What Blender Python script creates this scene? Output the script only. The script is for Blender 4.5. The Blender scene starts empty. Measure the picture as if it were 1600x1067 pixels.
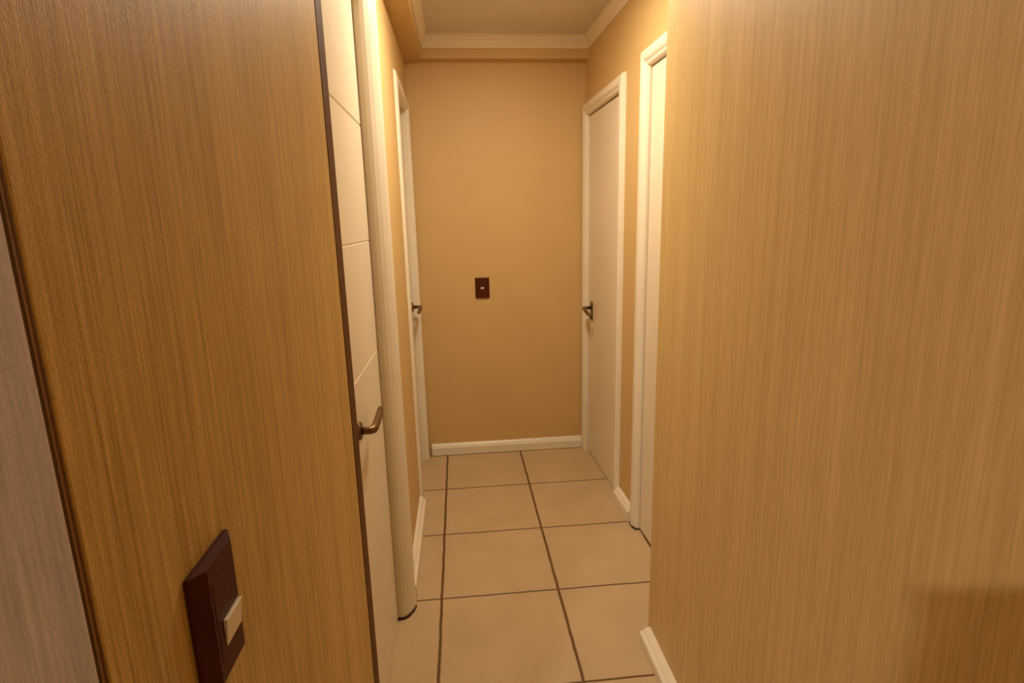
import bpy, bmesh, math
from mathutils import Vector, Matrix
scene = bpy.context.scene
COL = scene.collection

# ------------------------------------------------------------------ camera
cam_d = bpy.data.cameras.new('camera'); cam = bpy.data.objects.new('camera', cam_d); COL.objects.link(cam)
rt = Vector((0.99518114, -0.09520352, -0.02346891))
up = Vector((0.04280817, 0.20651406, 0.97750673))
fw = Vector((0.08821543, 0.97380092, -0.20959439))
m = Matrix(((rt.x, up.x, -fw.x, 0), (rt.y, up.y, -fw.y, 0), (rt.z, up.z, -fw.z, 1.3997), (0, 0, 0, 1)))
cam.matrix_world = m
cam_d.sensor_width = 36; cam_d.lens = 872.35 / 1600 * 36; cam_d.clip_start = 0.02
scene.camera = cam

# ------------------------------------------------------------------ world, exposure
w = bpy.data.worlds.new('world'); scene.world = w; w.use_nodes = True
w.node_tree.nodes['Background'].inputs[0].default_value = (1, .85, .65, 1)
w.node_tree.nodes['Background'].inputs[1].default_value = 0.02
vs = scene.view_settings
vs.view_transform = 'Standard'; vs.look = 'None'; vs.gamma = 1; vs.use_curve_mapping = False
vs.exposure = 0.0

HALL_W, HALL_C = 19.0, (1, .85, .64)        # flush lamp in the corridor
ROOM_W, ROOM_C = 44.0, (1, .87, .76)         # lamp of the room behind the camera
HALL_P = (.20, 2.02, 2.36)
ROOM_P = (-.90, -1.26, 2.30)

def lamp(name, loc, size, watts, col, parent=None):
    l = bpy.data.lights.new(name, 'AREA'); l.shape = 'DISK'; l.size = size; l.energy = watts; l.color = col
    o = bpy.data.objects.new(name, l); COL.objects.link(o); o.location = loc
    if parent: o.parent = parent
    return o

# ------------------------------------------------------------------ materials
def newmat(name):
    mt = bpy.data.materials.new(name); mt.use_nodes = True
    nt = mt.node_tree; b = nt.nodes['Principled BSDF']
    return mt, nt, b
def N(nt, t, **kw):
    n = nt.nodes.new(t)
    for k, v in kw.items(): setattr(n, k, v)
    return n
def paint(name, col, rough=.5, var=.05, scale=6, bump=.03, bscale=90, metal=0, spec=.5, coat=0):
    mt, nt, b = newmat(name); L = nt.links
    tc = N(nt, 'ShaderNodeTexCoord')
    n = N(nt, 'ShaderNodeTexNoise'); n.inputs['Scale'].default_value = scale; n.inputs['Detail'].default_value = 5
    r = N(nt, 'ShaderNodeValToRGB')
    r.color_ramp.elements[0].position = .3; r.color_ramp.elements[1].position = .7
    r.color_ramp.elements[0].color = tuple(c * (1 - var) for c in col) + (1,)
    r.color_ramp.elements[1].color = tuple(min(1, c * (1 + var)) for c in col) + (1,)
    n2 = N(nt, 'ShaderNodeTexNoise'); n2.inputs['Scale'].default_value = bscale; n2.inputs['Detail'].default_value = 3
    bp = N(nt, 'ShaderNodeBump'); bp.inputs['Strength'].default_value = bump; bp.inputs['Distance'].default_value = .01
    L.new(tc.outputs['Object'], n.inputs['Vector']); L.new(tc.outputs['Object'], n2.inputs['Vector'])
    L.new(n.outputs['Fac'], r.inputs['Fac']); L.new(r.outputs['Color'], b.inputs['Base Color'])
    L.new(n2.outputs['Fac'], bp.inputs['Height']); L.new(bp.outputs['Normal'], b.inputs['Normal'])
    b.inputs['Roughness'].default_value = rough; b.inputs['Metallic'].default_value = metal
    b.inputs['Specular IOR Level'].default_value = spec; b.inputs['Coat Weight'].default_value = coat
    return mt

def wallpaper(name, light, dark, fine=260, bump=.5, contrast=1.0):
    """Vinyl wallpaper combed with fine upright streaks."""
    mt, nt, b = newmat(name); L = nt.links
    tc = N(nt, 'ShaderNodeTexCoord')
    def streak(sx, sz, detail, off=0):
        mp = N(nt, 'ShaderNodeMapping'); mp.inputs['Scale'].default_value = (sx, sx, sz); mp.inputs['Location'].default_value = (off, off, off)
        n = N(nt, 'ShaderNodeTexNoise'); n.inputs['Scale'].default_value = 1; n.inputs['Detail'].default_value = detail
        L.new(tc.outputs['Object'], mp.inputs['Vector']); L.new(mp.outputs['Vector'], n.inputs['Vector']); return n.outputs['Fac']
    a = streak(fine * 1.5, 14, 3); c = streak(fine * .5, 2.2, 2, 4); d = streak(fine * .06, .5, 2, 9)
    e = streak(700, 260, 2, 3)
    def mix(x, y, f):
        mm = N(nt, 'ShaderNodeMix'); mm.data_type = 'FLOAT'; mm.inputs['Factor'].default_value = f
        L.new(x, mm.inputs['A']); L.new(y, mm.inputs['B']); return mm.outputs['Result']
    f = mix(mix(mix(a, c, .45), d, .18), e, .22)
    r = N(nt, 'ShaderNodeValToRGB'); h = .15 / contrast
    r.color_ramp.elements[0].position = .5 - h; r.color_ramp.elements[1].position = .5 + h
    r.color_ramp.elements[0].color = dark + (1,); r.color_ramp.elements[1].color = light + (1,)
    L.new(f, r.inputs['Fac']); L.new(r.outputs['Color'], b.inputs['Base Color'])
    bp = N(nt, 'ShaderNodeBump'); bp.inputs['Strength'].default_value = bump; bp.inputs['Distance'].default_value = .0016
    L.new(mix(mix(a, c, .5), e, .35), bp.inputs['Height']); L.new(bp.outputs['Normal'], b.inputs['Normal'])
    b.inputs['Roughness'].default_value = .5; b.inputs['Specular IOR Level'].default_value = .35
    return mt

WALL = (.61, .41, .17)
M = {
 'wall': paint('wall_paint', WALL, .55, .025, 3, .02, 120),
 'paper': wallpaper('combed_wallpaper', (.74, .50, .165), (.40, .235, .05), contrast=1.15, bump=.65),
 'lit_paper': wallpaper('lit_combed_wallpaper', (.76, .545, .245), (.50, .325, .115), contrast=.9, bump=.55),  # same wallpaper, lightened: the right wall's greyer light is put into the colour
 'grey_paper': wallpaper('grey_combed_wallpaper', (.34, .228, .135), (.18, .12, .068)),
 'ceiling': paint('ceiling_paint', (.66, .60, .53), .7, .03, 4, .03, 80),
 'white': paint('white_enamel', (.80, .72, .57), .32, .03, 5, .04, 60),
 'crown': paint('crown_plaster', (.78, .68, .52), .5, .03, 5, .03, 60),
 'leaf': paint('door_enamel', (.80, .70, .54), .35, .03, 2, .04, 40),
 'bronze': paint('antique_bronze', (.19, .105, .05), .38, .2, 60, .05, 200, .8),
 'dirt': paint('dark_scuff', (.05, .02, .008), .8, .3, 60, .1, 200),
 'bead': paint('dark_corner_bead', (.12, .045, .006), .6, .1, 20, .03, 90, spec=.15),
 'plate': paint('brown_switch_plastic', (.075, .016, .006), .45, .1, 20, .01, 90, spec=.12),
 'key': paint('cream_switch_key', (.80, .68, .50), .3, .03, 20, .01, 90),
 'wood': wallpaper('dark_veneer', (.22, .11, .04), (.11, .05, .02), 120),
 'groove': paint('groove_shadow_paint', (.62, .52, .38), .5, .05, 20),
}
def tile_mat(x0, y0, T=.45):
    mt, nt, b = newmat('ceramic_tile'); L = nt.links
    tc = N(nt, 'ShaderNodeTexCoord')
    # slightly wavering joints, as laid by hand
    wn = N(nt, 'ShaderNodeTexNoise'); wn.inputs['Scale'].default_value = 14; wn.inputs['Detail'].default_value = 2
    sub = N(nt, 'ShaderNodeVectorMath', operation='SUBTRACT'); sub.inputs[1].default_value = (.5, .5, .5)
    sc = N(nt, 'ShaderNodeVectorMath', operation='SCALE'); sc.inputs['Scale'].default_value = .006
    ad = N(nt, 'ShaderNodeVectorMath', operation='ADD')
    L.new(tc.outputs['Object'], wn.inputs['Vector']); L.new(wn.outputs['Color'], sub.inputs[0]); L.new(sub.outputs[0], sc.inputs[0])
    L.new(tc.outputs['Object'], ad.inputs[0]); L.new(sc.outputs[0], ad.inputs[1])
    sp = N(nt, 'ShaderNodeSeparateXYZ'); L.new(ad.outputs[0], sp.inputs[0])
    def M_(op, a, bb=None):
        n = N(nt, 'ShaderNodeMath', operation=op)
        for i, v in enumerate((a, bb)):
            if v is None: continue
            if isinstance(v, (int, float)): n.inputs[i].default_value = v
            else: L.new(v, n.inputs[i])
        return n.outputs[0]
    def dist(o, off):
        q = M_('DIVIDE', M_('SUBTRACT', o, off), T)
        fr = M_('SUBTRACT', q, M_('FLOOR', q))
        return M_('MULTIPLY', M_('MINIMUM', fr, M_('SUBTRACT', 1.0, fr)), T)
    dx = dist(sp.outputs[0], x0 - 10 * T); dy = M_('MULTIPLY', dist(sp.outputs[1], y0 - 20 * T), 1.35)
    d = M_('MINIMUM', dx, dy)
    mr = N(nt, 'ShaderNodeMapRange'); mr.inputs['From Min'].default_value = .0034; mr.inputs['From Max'].default_value = .0068
    L.new(d, mr.inputs['Value'])
    n = N(nt, 'ShaderNodeTexNoise'); n.inputs['Scale'].default_value = 5; n.inputs['Detail'].default_value = 6
    L.new(tc.outputs['Object'], n.inputs['Vector'])
    r = N(nt, 'ShaderNodeValToRGB'); r.color_ramp.elements[0].position = .3; r.color_ramp.elements[1].position = .7
    r.color_ramp.elements[0].color = (.50, .36, .20, 1); r.color_ramp.elements[1].color = (.56, .405, .23, 1)
    L.new(n.outputs['Fac'], r.inputs['Fac'])
    mx = N(nt, 'ShaderNodeMix'); mx.data_type = 'RGBA'
    mx.inputs['A'].default_value = (.13, .06, .018, 1)
    L.new(mr.outputs['Result'], mx.inputs['Factor']); L.new(r.outputs['Color'], mx.inputs['B'])
    L.new(mx.outputs['Result'], b.inputs['Base Color'])
    bp = N(nt, 'ShaderNodeBump'); bp.inputs['Strength'].default_value = .6; bp.inputs['Distance'].default_value = .002
    L.new(mr.outputs['Result'], bp.inputs['Height']); L.new(bp.outputs['Normal'], b.inputs['Normal'])
    b.inputs['Roughness'].default_value = .42; b.inputs['Specular IOR Level'].default_value = .35
    return mt
M['tile'] = tile_mat(-.1203, 1.8972)

# ------------------------------------------------------------------ helpers
def link(name, bm, mat, parent=None, kind=None, smooth=False, bevel=0, seg=2):
    bmesh.ops.recalc_face_normals(bm, faces=bm.faces)
    me = bpy.data.meshes.new(name); bm.to_mesh(me); bm.free()
    if smooth:
        for p in me.polygons: p.use_smooth = True
    o = bpy.data.objects.new(name, me); COL.objects.link(o)
    me.materials.append(M[mat] if isinstance(mat, str) else mat)
    if parent: o.parent = parent
    if kind: o['kind'] = kind
    if bevel:
        md = o.modifiers.new('bevel', 'BEVEL'); md.width = bevel; md.segments = seg; md.limit_method = 'ANGLE'; md.angle_limit = math.radians(40)
    return o
def box(bm, x0, x1, y0, y1, z0, z1, f=None):
    v = [bm.verts.new((x, y, z)) for x in (x0, x1) for y in (y0, y1) for z in (z0, z1)]
    for a in ((0, 1, 3, 2), (4, 6, 7, 5), (0, 4, 5, 1), (2, 3, 7, 6), (0, 2, 6, 4), (1, 5, 7, 3)):
        bm.faces.new([v[i] for i in a])
    return v
def empty(name, loc=(0, 0, 0), label=None, cat=None, group=None, kind=None):
    o = bpy.data.objects.new(name, None); COL.objects.link(o); o.location = loc; o.empty_display_size = .05
    if label: o['label'] = label
    if cat: o['category'] = cat
    if group: o['group'] = group
    if kind: o['kind'] = kind
    return o
def rings(bm, rr, closed=True, caps=True):
    """skin a list of vertex rings"""
    vv = [[bm.verts.new(p) for p in r] for r in rr]
    n = len(vv[0])
    for a, b in zip(vv, vv[1:]):
        for i in range(n if closed else n - 1):
            j = (i + 1) % n
            bm.faces.new((a[i], a[j], b[j], b[i]))
    if caps:
        bm.faces.new(vv[0]); bm.faces.new(list(reversed(vv[-1])))
    return vv
def rod(bm, pts, rads, n=16, squash=None):
    """round bar along points with a radius at each"""
    pts = [Vector(p) for p in pts]; rr = []
    ref = Vector((0, 0, 1))
    for i, p in enumerate(pts):
        t = ((pts[min(i + 1, len(pts) - 1)] - pts[max(i - 1, 0)])).normalized()
        rf = ref if abs(t.z) < .9 else Vector((0, 1, 0))
        a = t.cross(rf).normalized(); b = t.cross(a).normalized()
        r = rads[i] if hasattr(rads, '__len__') else rads
        ra, rb = (r, r) if not hasattr(r, '__len__') else r
        rr.append([p + a * ra * math.cos(2 * math.pi * k / n) + b * rb * math.sin(2 * math.pi * k / n) for k in range(n)])
    rings(bm, rr)

CEIL = 2.36
XL = -.245            # corridor left wall face
XP = -.240            # near left papered wall face
XN = .590             # near right papered wall face
YE = 3.27             # end wall
def XR(y, a=0): return .776 - .03 * (y - 2.3) + a     # plane of the right-hand door leaves

# ------------------------------------------------------------------ floor, ceiling, walls
bm = bmesh.new(); box(bm, -2.7, .95, -2.9, 3.4, -.06, 0); link('floor', bm, 'tile', kind='structure')
bm = bmesh.new(); box(bm, -2.7, .95, -2.9, 3.4, CEIL, CEIL + .06); link('ceiling', bm, 'ceiling', kind='structure')
bm = bmesh.new(); box(bm, -.40, .95, YE, YE + .1, 0, CEIL); link('wall_end', bm, 'wall', kind='structure')

# left corridor wall with its two door openings
D1 = (1.235, 1.80, 2.045); D2 = (2.66, 3.205, 1.995)
G = .012      # rough opening is this much larger than the frame
bm = bmesh.new()
for y0, y1, z0 in ((D1[1] + G, D2[0] - G, 0), (D2[1] + G, YE, 0), (D1[0], D1[1] + G, D1[2] + G), (D2[0] - G, D2[1] + G, D2[2] + G)):
    box(bm, XL - .12, XL, y0, y1, z0, CEIL)
link('wall_left', bm, 'wall', kind='structure')
# papered wall nearer the camera: turns the corner into the room behind
bm = bmesh.new()
box(bm, -.365, XP, .336, 1.142, 0, CEIL)
link('wall_left_near', bm, 'paper', kind='structure', bevel=.002)
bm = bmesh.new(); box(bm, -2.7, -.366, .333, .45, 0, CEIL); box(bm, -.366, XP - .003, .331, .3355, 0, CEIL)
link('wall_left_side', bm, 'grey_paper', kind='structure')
# rounded dark bead closing the papered wall beside the grooved door; its dark brown carries the shade of turning from light
bm = bmesh.new(); prof = [(-.365, 1.1425), (XP + .001, 1.1425)]
for k in range(9):
    a = math.pi / 2 * k / 8
    prof.append((XP + .001 - .022 + .022 * math.cos(a), 1.192 + .030 * math.sin(a)))
prof.append((-.365, 1.233))
rings(bm, [[(x, y, z) for x, y in prof] for z in (0, CEIL)])
link('trim_1', bm, 'bead', kind='structure')
# thin bead on the outer corner of the papered wall
bm = bmesh.new(); prof = [(XP + .0013 * math.cos(a) - .001, .3335 + .0013 * math.sin(a)) for a in [2 * math.pi * k / 10 for k in range(10)]]
rings(bm, [[(x, y, z) for x, y in prof] for z in (0, CEIL)])
link('trim_2', bm, 'bead', kind='structure', smooth=True)

# right corridor wall (runs very slightly inwards towards the end) with its openings
R1 = (2.625, 3.20, 1.962); R2 = (1.67, 2.272, 1.978)
bm = bmesh.new()
for y0, y1, z0 in ((1.56, R2[0] - G, 0), (R2[1] + G, R1[0] - G, 0), (R1[1] + G, YE, 0), (R1[0] - G, R1[1] + G, R1[2] + G), (R2[0] - G, R2[1] + G, R2[2] + G)):
    v = box(bm, 0, 1, y0, y1, z0, CEIL)
    for q in v: q.co.x = XR(q.co.y, -.008 if q.co.x < .5 else .12)
link('wall_right', bm, 'wall', kind='structure')
bm = bmesh.new(); box(bm, XN, .95, -2.8, 1.615, 0, CEIL); link('wall_right_near', bm, 'lit_paper', kind='structure', bevel=.003)
# room behind the camera
bm = bmesh.new(); box(bm, -2.7, .95, -2.9, -2.8, 0, CEIL); link('wall_back', bm, 'wall', kind='structure')
bm = bmesh.new(); box(bm, -2.8, -2.7, -2.9, .45, 0, CEIL); link('wall_far_side', bm, 'wall', kind='structure')

# lowered border of the ceiling (left side and end)
bm = bmesh.new()
box(bm, XL, -.153, 1.166, YE, 2.250, CEIL)
box(bm, -.153, .745, 3.205, YE, 2.250, CEIL)
link('trim_3', bm, 'wall', kind='structure')
# crown moulding: (inward offset, z)
cp = [(0, 2.298), (.006, 2.298), (.008, 2.306), (.012, 2.309), (.014, 2.319), (.022, 2.331), (.030, 2.336), (.034, 2.345), (.037, 2.347), (.037, CEIL), (0, CEIL)]
bm = bmesh.new()
rr = []
rr.append([(-.153 + s, 1.166, z) for s, z in cp])
rr.append([(-.153 + s, 3.205 - s, z) for s, z in cp])
rr.append([(XR(3.205, -.008) - s * .8, 3.205 - s, z) for s, z in cp])
rr.append([(XR(1.616, -.008) - s * .8, 1.616, z) for s, z in cp])
rings(bm, rr)
link('trim_4', bm, 'crown', kind='structure')

# baseboards: profile (proud, z)
bp_ = [(0, 0), (.028, 0), (.030, .003), (.030, .048), (.026, .054), (.020, .056), (.018, .062), (.010, .070), (0, .072)]
def baseboard(name, f0, f1):
    bm = bmesh.new(); rings(bm, [[f0(s, z) for s, z in bp_], [f1(s, z) for s, z in bp_]])
    return link(name, bm, 'white', kind='structure')
baseboard('baseboard_left', lambda s, z: (XL + s, 1.915, z), lambda s, z: (XL + s, 2.602, z))
baseboard('baseboard_end', lambda s, z: (-.215, YE - s * .8, z), lambda s, z: (XR(YE, -.03), YE - s * .8, z))
baseboard('baseboard_right', lambda s, z: (XR(2.338, -.008) - s, 2.338, z), lambda s, z: (XR(2.56, -.008) - s, 2.56, z))
baseboard('baseboard_right_near', lambda s, z: (XN - s * 1.2, .12, z * .7), lambda s, z: (XN - s * 1.2, 1.595, z * .7))

# ------------------------------------------------------------------ doors
def frame_mesh(xf, y0, y1, zt, prof, reach=None):
    """mitred casing round an opening; xf(y, proud) gives x"""
    bm = bmesh.new()
    lim = lambda y: y if reach is None else min(max(y, reach[0]), reach[1])
    rr = [[], [], [], []]
    for s, d in prof:
        a, b = lim(y0 - s), lim(y1 + s)
        for r, (y, z) in zip(rr, ((a, 0), (a, zt + s), (b, zt + s), (b, 0))): r.append((xf(y, d), y, z))
    rings(bm, rr); return bm
def leaf_mesh(xf, y0, y1, z1, grooves=(), th=.035):
    """door leaf; grooves are real V cuts across its face"""
    zs = [(.006, 0)]
    for g in sorted(grooves): zs += [(g - .0035, 0), (g, -.003), (g + .0035, 0)]
    zs.append((z1, 0)); bm = bmesh.new(); rr = []
    for y in (y0, y1):
        front = [(xf(y, d), y, z) for z, d in zs]
        rr.append(front + [(xf(y, -th), y, z1), (xf(y, -th), y, .006)])
    rings(bm, rr); return bm
xl = lambda y, d: -.275 + d
xr = lambda y, d: XR(y) - d

PL1 = [(0, -.03), (0, .020), (.008, .031), (.022, .043), (.040, .053), (.050, .057), (.060, .060), (.078, .060), (.088, .055), (.092, .046), (.110, .042), (.114, .030), (.114, -.03)]
P2L = [(0, -.03), (0, .026), (.004, .036), (.012, .043), (.036, .043), (.046, .040), (.052, .036), (.056, .030), (.056, -.03)]
P2 = [(0, -.03), (0, .010), (.004, .018), (.010, .022), (.016, .020), (.022, .026), (.030, .030), (.052, .030), (.062, .024), (.066, .008), (.066, -.03)]

d1 = empty('door_1', (-.275, 1.52, 0), kind='structure')
d2 = empty('door_2', (-.275, 2.9, 0), kind='structure')
d3 = empty('door_3', (XR(2.9), 2.9, 0), kind='structure')
d4 = empty('door_4', (XR(1.97), 1.97, 0), kind='structure')
def keep(o):   # child keeps world placement under its door's empty
    o.location = -Vector(o.parent.location); return o
bm = bmesh.new()
rings(bm, [[(xl(0, d), 1.2335, D1[2] + s) for s, d in PL1], [(xl(0, d), D1[1] + s, D1[2] + s) for s, d in PL1], [(xl(0, d), D1[1] + s, 0) for s, d in PL1]])
box(bm, -.35, -.262, 1.2335, 1.2365, 0, D1[2])
keep(link('door_frame', bm, 'white', d1))
keep(link('door_leaf', leaf_mesh(xl, D1[0] + .004, D1[1] - .004, D1[2] - .003, (1.69, 1.352, 1.01)), 'leaf', d1))
keep(link('door_frame', frame_mesh(xl, *D2, P2L, (0, YE - .001)), 'white', d2))
keep(link('door_leaf', leaf_mesh(xl, D2[0] + .003, D2[1] - .0045, D2[2] - .003), 'leaf', d2))
keep(link('door_frame', frame_mesh(xr, *R1, P2, (0, YE - .001)), 'white', d3))
keep(link('door_leaf', leaf_mesh(xr, R1[0] + .003, R1[1] - .005, R1[2] - .006), 'leaf', d3))
keep(link('door_frame', frame_mesh(xr, *R2, P2, (1.62, 9)), 'white', d4))
keep(link('door_leaf', leaf_mesh(xr, R2[0] + .003, R2[1] - .005, R2[2] - .003), 'leaf', d4))

# dark scuffed mastic at the foot of the near left and right frames
def foot(parent, pts, h=.012):
    bm = bmesh.new(); rings(bm, [[(x, y, z) for x, y in pts] for z in (.0005, h)])
    keep(link('scuff_mark', bm, 'dirt', parent))
foot(d1, [(-.2745, 1.797), (-.252, 1.797), (-.236, 1.808), (-.218, 1.838), (-.212, 1.862), (-.217, 1.862), (-.2745, 1.803)], .010)
foot(d4, [(XR(2.27) - .001, 2.268), (XR(2.27) - .022, 2.268), (XR(2.3) - .033, 2.29), (XR(2.3) - .033, 2.335), (XR(2.3) - .028, 2.335), (XR(2.27) - .001, 2.275)], .006)

def disc(bm, x, y, z, r, t, sx=1, n=28):
    """rosette on a wall of constant x, proud by t in direction sx"""
    rr = []
    for d, q in ((0, r), (t * .6, r), (t * .9, r * .93), (t, r * .82)):
        rr.append([(x + sx * d, y + q * math.cos(2 * math.pi * k / n), z + q * math.sin(2 * math.pi * k / n)) for k in range(n)])
    rings(bm, rr)
# door 1 lever: neck, then a grip that runs towards the hinges
hd = empty('door_handle', (0, 0, 0)); hd.parent = d1; hd.location = Vector((-.275, 1.39, .884)) - d1.location
def sub(name, bm, par, root, smooth=True):
    o = link(name, bm, 'bronze', par, smooth=smooth); o.location = -Vector(root); return o
R0 = (-.275, 1.39, .884)
bm = bmesh.new(); disc(bm, -.275, 1.385, .884, .024, .008); sub('rosette', bm, hd, R0, False)
bm = bmesh.new(); rod(bm, [(-.27, 1.385, .884), (-.25, 1.385, .884), (-.243, 1.387, .884), (-.238, 1.396, .884), (-.2365, 1.41, .885), (-.2365, 1.46, .886), (-.2375, 1.50, .888), (-.2385, 1.525, .890), (-.239, 1.53, .890)],
    [.010, .010, .0105, (.0105, .012), (.010, .0135), (.0095, .014), (.0095, .014), (.009, .0135), (.006, .010)])
sub('lever', bm, hd, R0)
# door 2 and 3 levers
def far_handle(parent, xf, y, z, sgn, drop, plate):
    root = Vector((xf, y, z)); h = empty('door_handle'); h.parent = parent; h.location = root - parent.location
    bm = bmesh.new()
    if plate:
        box(bm, *( (xf - .006, xf) if sgn < 0 else (xf, xf + .006)), y - .02, y + .02, z - .075, z + .035)
        o = sub('backplate', bm, h, root, False); md = o.modifiers.new('bevel', 'BEVEL'); md.width = .003; md.segments = 2
        bm = bmesh.new(); rod(bm, [(xf, y, z - .052), (xf + sgn * .014, y, z - .052), (xf + sgn * .016, y, z - .052)], [.010, .010, .006]); sub('key_cylinder', bm, h, root)
    else:
        disc(bm, xf, y, z, .026, .010, sgn); sub('rosette', bm, h, root, False)
    bm = bmesh.new(); a = xf + sgn * .05
    rod(bm, [(xf + sgn * .004, y, z), (xf + sgn * .038, y, z), (a - sgn * .004, y - .003, z), (a, y - .014, z), (a, y - .06, z - drop * .5), (a - sgn * .004, y - .11, z - drop), (a - sgn * .005, y - .115, z - drop)],
        [.010, .009, .010, .011, .010, .009, .005]); sub('lever', bm, h, root)
far_handle(d2, -.275, 3.14, .945, 1, .014, False)
far_handle(d3, XR(3.13), 3.13, .905, -1, .02, True)

# ------------------------------------------------------------------ switches
def switch(loc, rot, label, key_h, key_dy=0, key_dz=0, kw=.038):
    """plate in its own XY frame: x across, z up, y out of the wall"""
    s = empty('light_switch', loc, label, 'light switch', 'brown light switches'); s.rotation_euler = (0, 0, rot)
    bm = bmesh.new()
    W, H = .0415, .0595
    rr = [[(x * k1, y, z * k2) for x, z in ((-W, -H), (W, -H), (W, H), (-W, H))] for y, k1, k2 in ((0, 1, 1), (.004, 1, 1), (.0115, .66, .975), (.0125, .62, .965))]
    rings(bm, rr); link('cover_plate', bm, 'plate', s, bevel=.0012)
    bm = bmesh.new(); box(bm, -.021, .021, .0124, .0129, -.040, .040); link('centre_insert', bm, 'plate', s, bevel=.0006)
    bm = bmesh.new(); v = box(bm, -kw / 2 + key_dy, kw / 2 + key_dy,   .0128, .0165, -key_h / 2 + key_dz, key_h / 2 + key_dz)
    for q in v:
        if q.co.y > .015 and q.co.z < key_dz: q.co.y -= .003
    o = link('rocker', bm, 'key', s, bevel=.0008); o['label'] = 'cream rocker'
    return s
switch((XP + .0005, .4765, 1.055), -math.pi / 2, 'large brown switch with cream rocker, on the near left papered wall', .027, -.006, -.016, .034)
switch((.129, YE - .0005, 1.0255), math.pi, 'small distant brown switch on the plain wall at the corridor end', .011, 0, 0, .020)

# ------------------------------------------------------------------ lamps of the place (above and behind the view)
def ceiling_lamp(name, p, r, watts, col, label):
    e = empty(name, (p[0], p[1], CEIL), label, 'ceiling lamp')
    bm = bmesh.new(); n = 48; h = CEIL - p[2] + .028
    rr = [[(q * math.cos(2 * math.pi * k / n), q * math.sin(2 * math.pi * k / n), z) for k in range(n)] for q, z in ((r + .02, 0), (r + .02, -h + .006), (r + .014, -h), (r, -h), (r, -h + .006))]
    rings(bm, rr); link('lamp_rim', bm, 'white', e)
    mt, nt, b = newmat(name + '_diffuser'); b.inputs['Base Color'].default_value = (.9, .85, .75, 1)
    b.inputs['Emission Color'].default_value = col + (1,); b.inputs['Emission Strength'].default_value = watts / (math.pi * math.pi * r * r)
    bm = bmesh.new(); rr = [[(q * r * math.cos(2 * math.pi * k / n), q * r * math.sin(2 * math.pi * k / n), z) for k in range(n)] for q, z in ((.999, -h + .006), (.999, -h + .001), (.9, -h - .004), (.5, -h - .006))]
    rings(bm, rr); link('diffuser', bm, mt, e)
    return e
ceiling_lamp('ceiling_lamp', HALL_P, .11, HALL_W, HALL_C, 'round flush ceiling lamp in the corridor above the doors')
ceiling_lamp('ceiling_lamp', ROOM_P, .06, ROOM_W, ROOM_C, 'round ceiling lamp in the room behind the camera')

# unseen chest shape added beside the camera to block the room lamp; its shadow falls on the papered wall
ch = empty('shadow_blocker', (.39, -.2, 0), 'unseen dark chest shape added to cast a shadow on the right papered wall', 'shadow blocker')
bm = bmesh.new(); box(bm, -.20, .17, -.30, .30, .06, 1.255); box(bm, -.18, .17, -.28, .28, 0, .06); link('carcass', bm, 'wood', ch)
bm = bmesh.new(); box(bm, -.205, .17, -.30, .30, 1.256, 1.28); link('top_board', bm, 'wood', ch, bevel=.003)
for k in range(4):
    bm = bmesh.new(); z = .09 + k * .29; box(bm, -.218, -.201, -.285, .285, z, z + .27); d = link('drawer', bm, 'wood', ch, bevel=.003)
    bm = bmesh.new(); rod(bm, [(-.218, 0, z + .14), (-.232, 0, z + .14), (-.24, 0, z + .14), (-.245, 0, z + .14)], [.006, .006, .014, .010]); link('knob', bm, 'bronze', d, smooth=True)
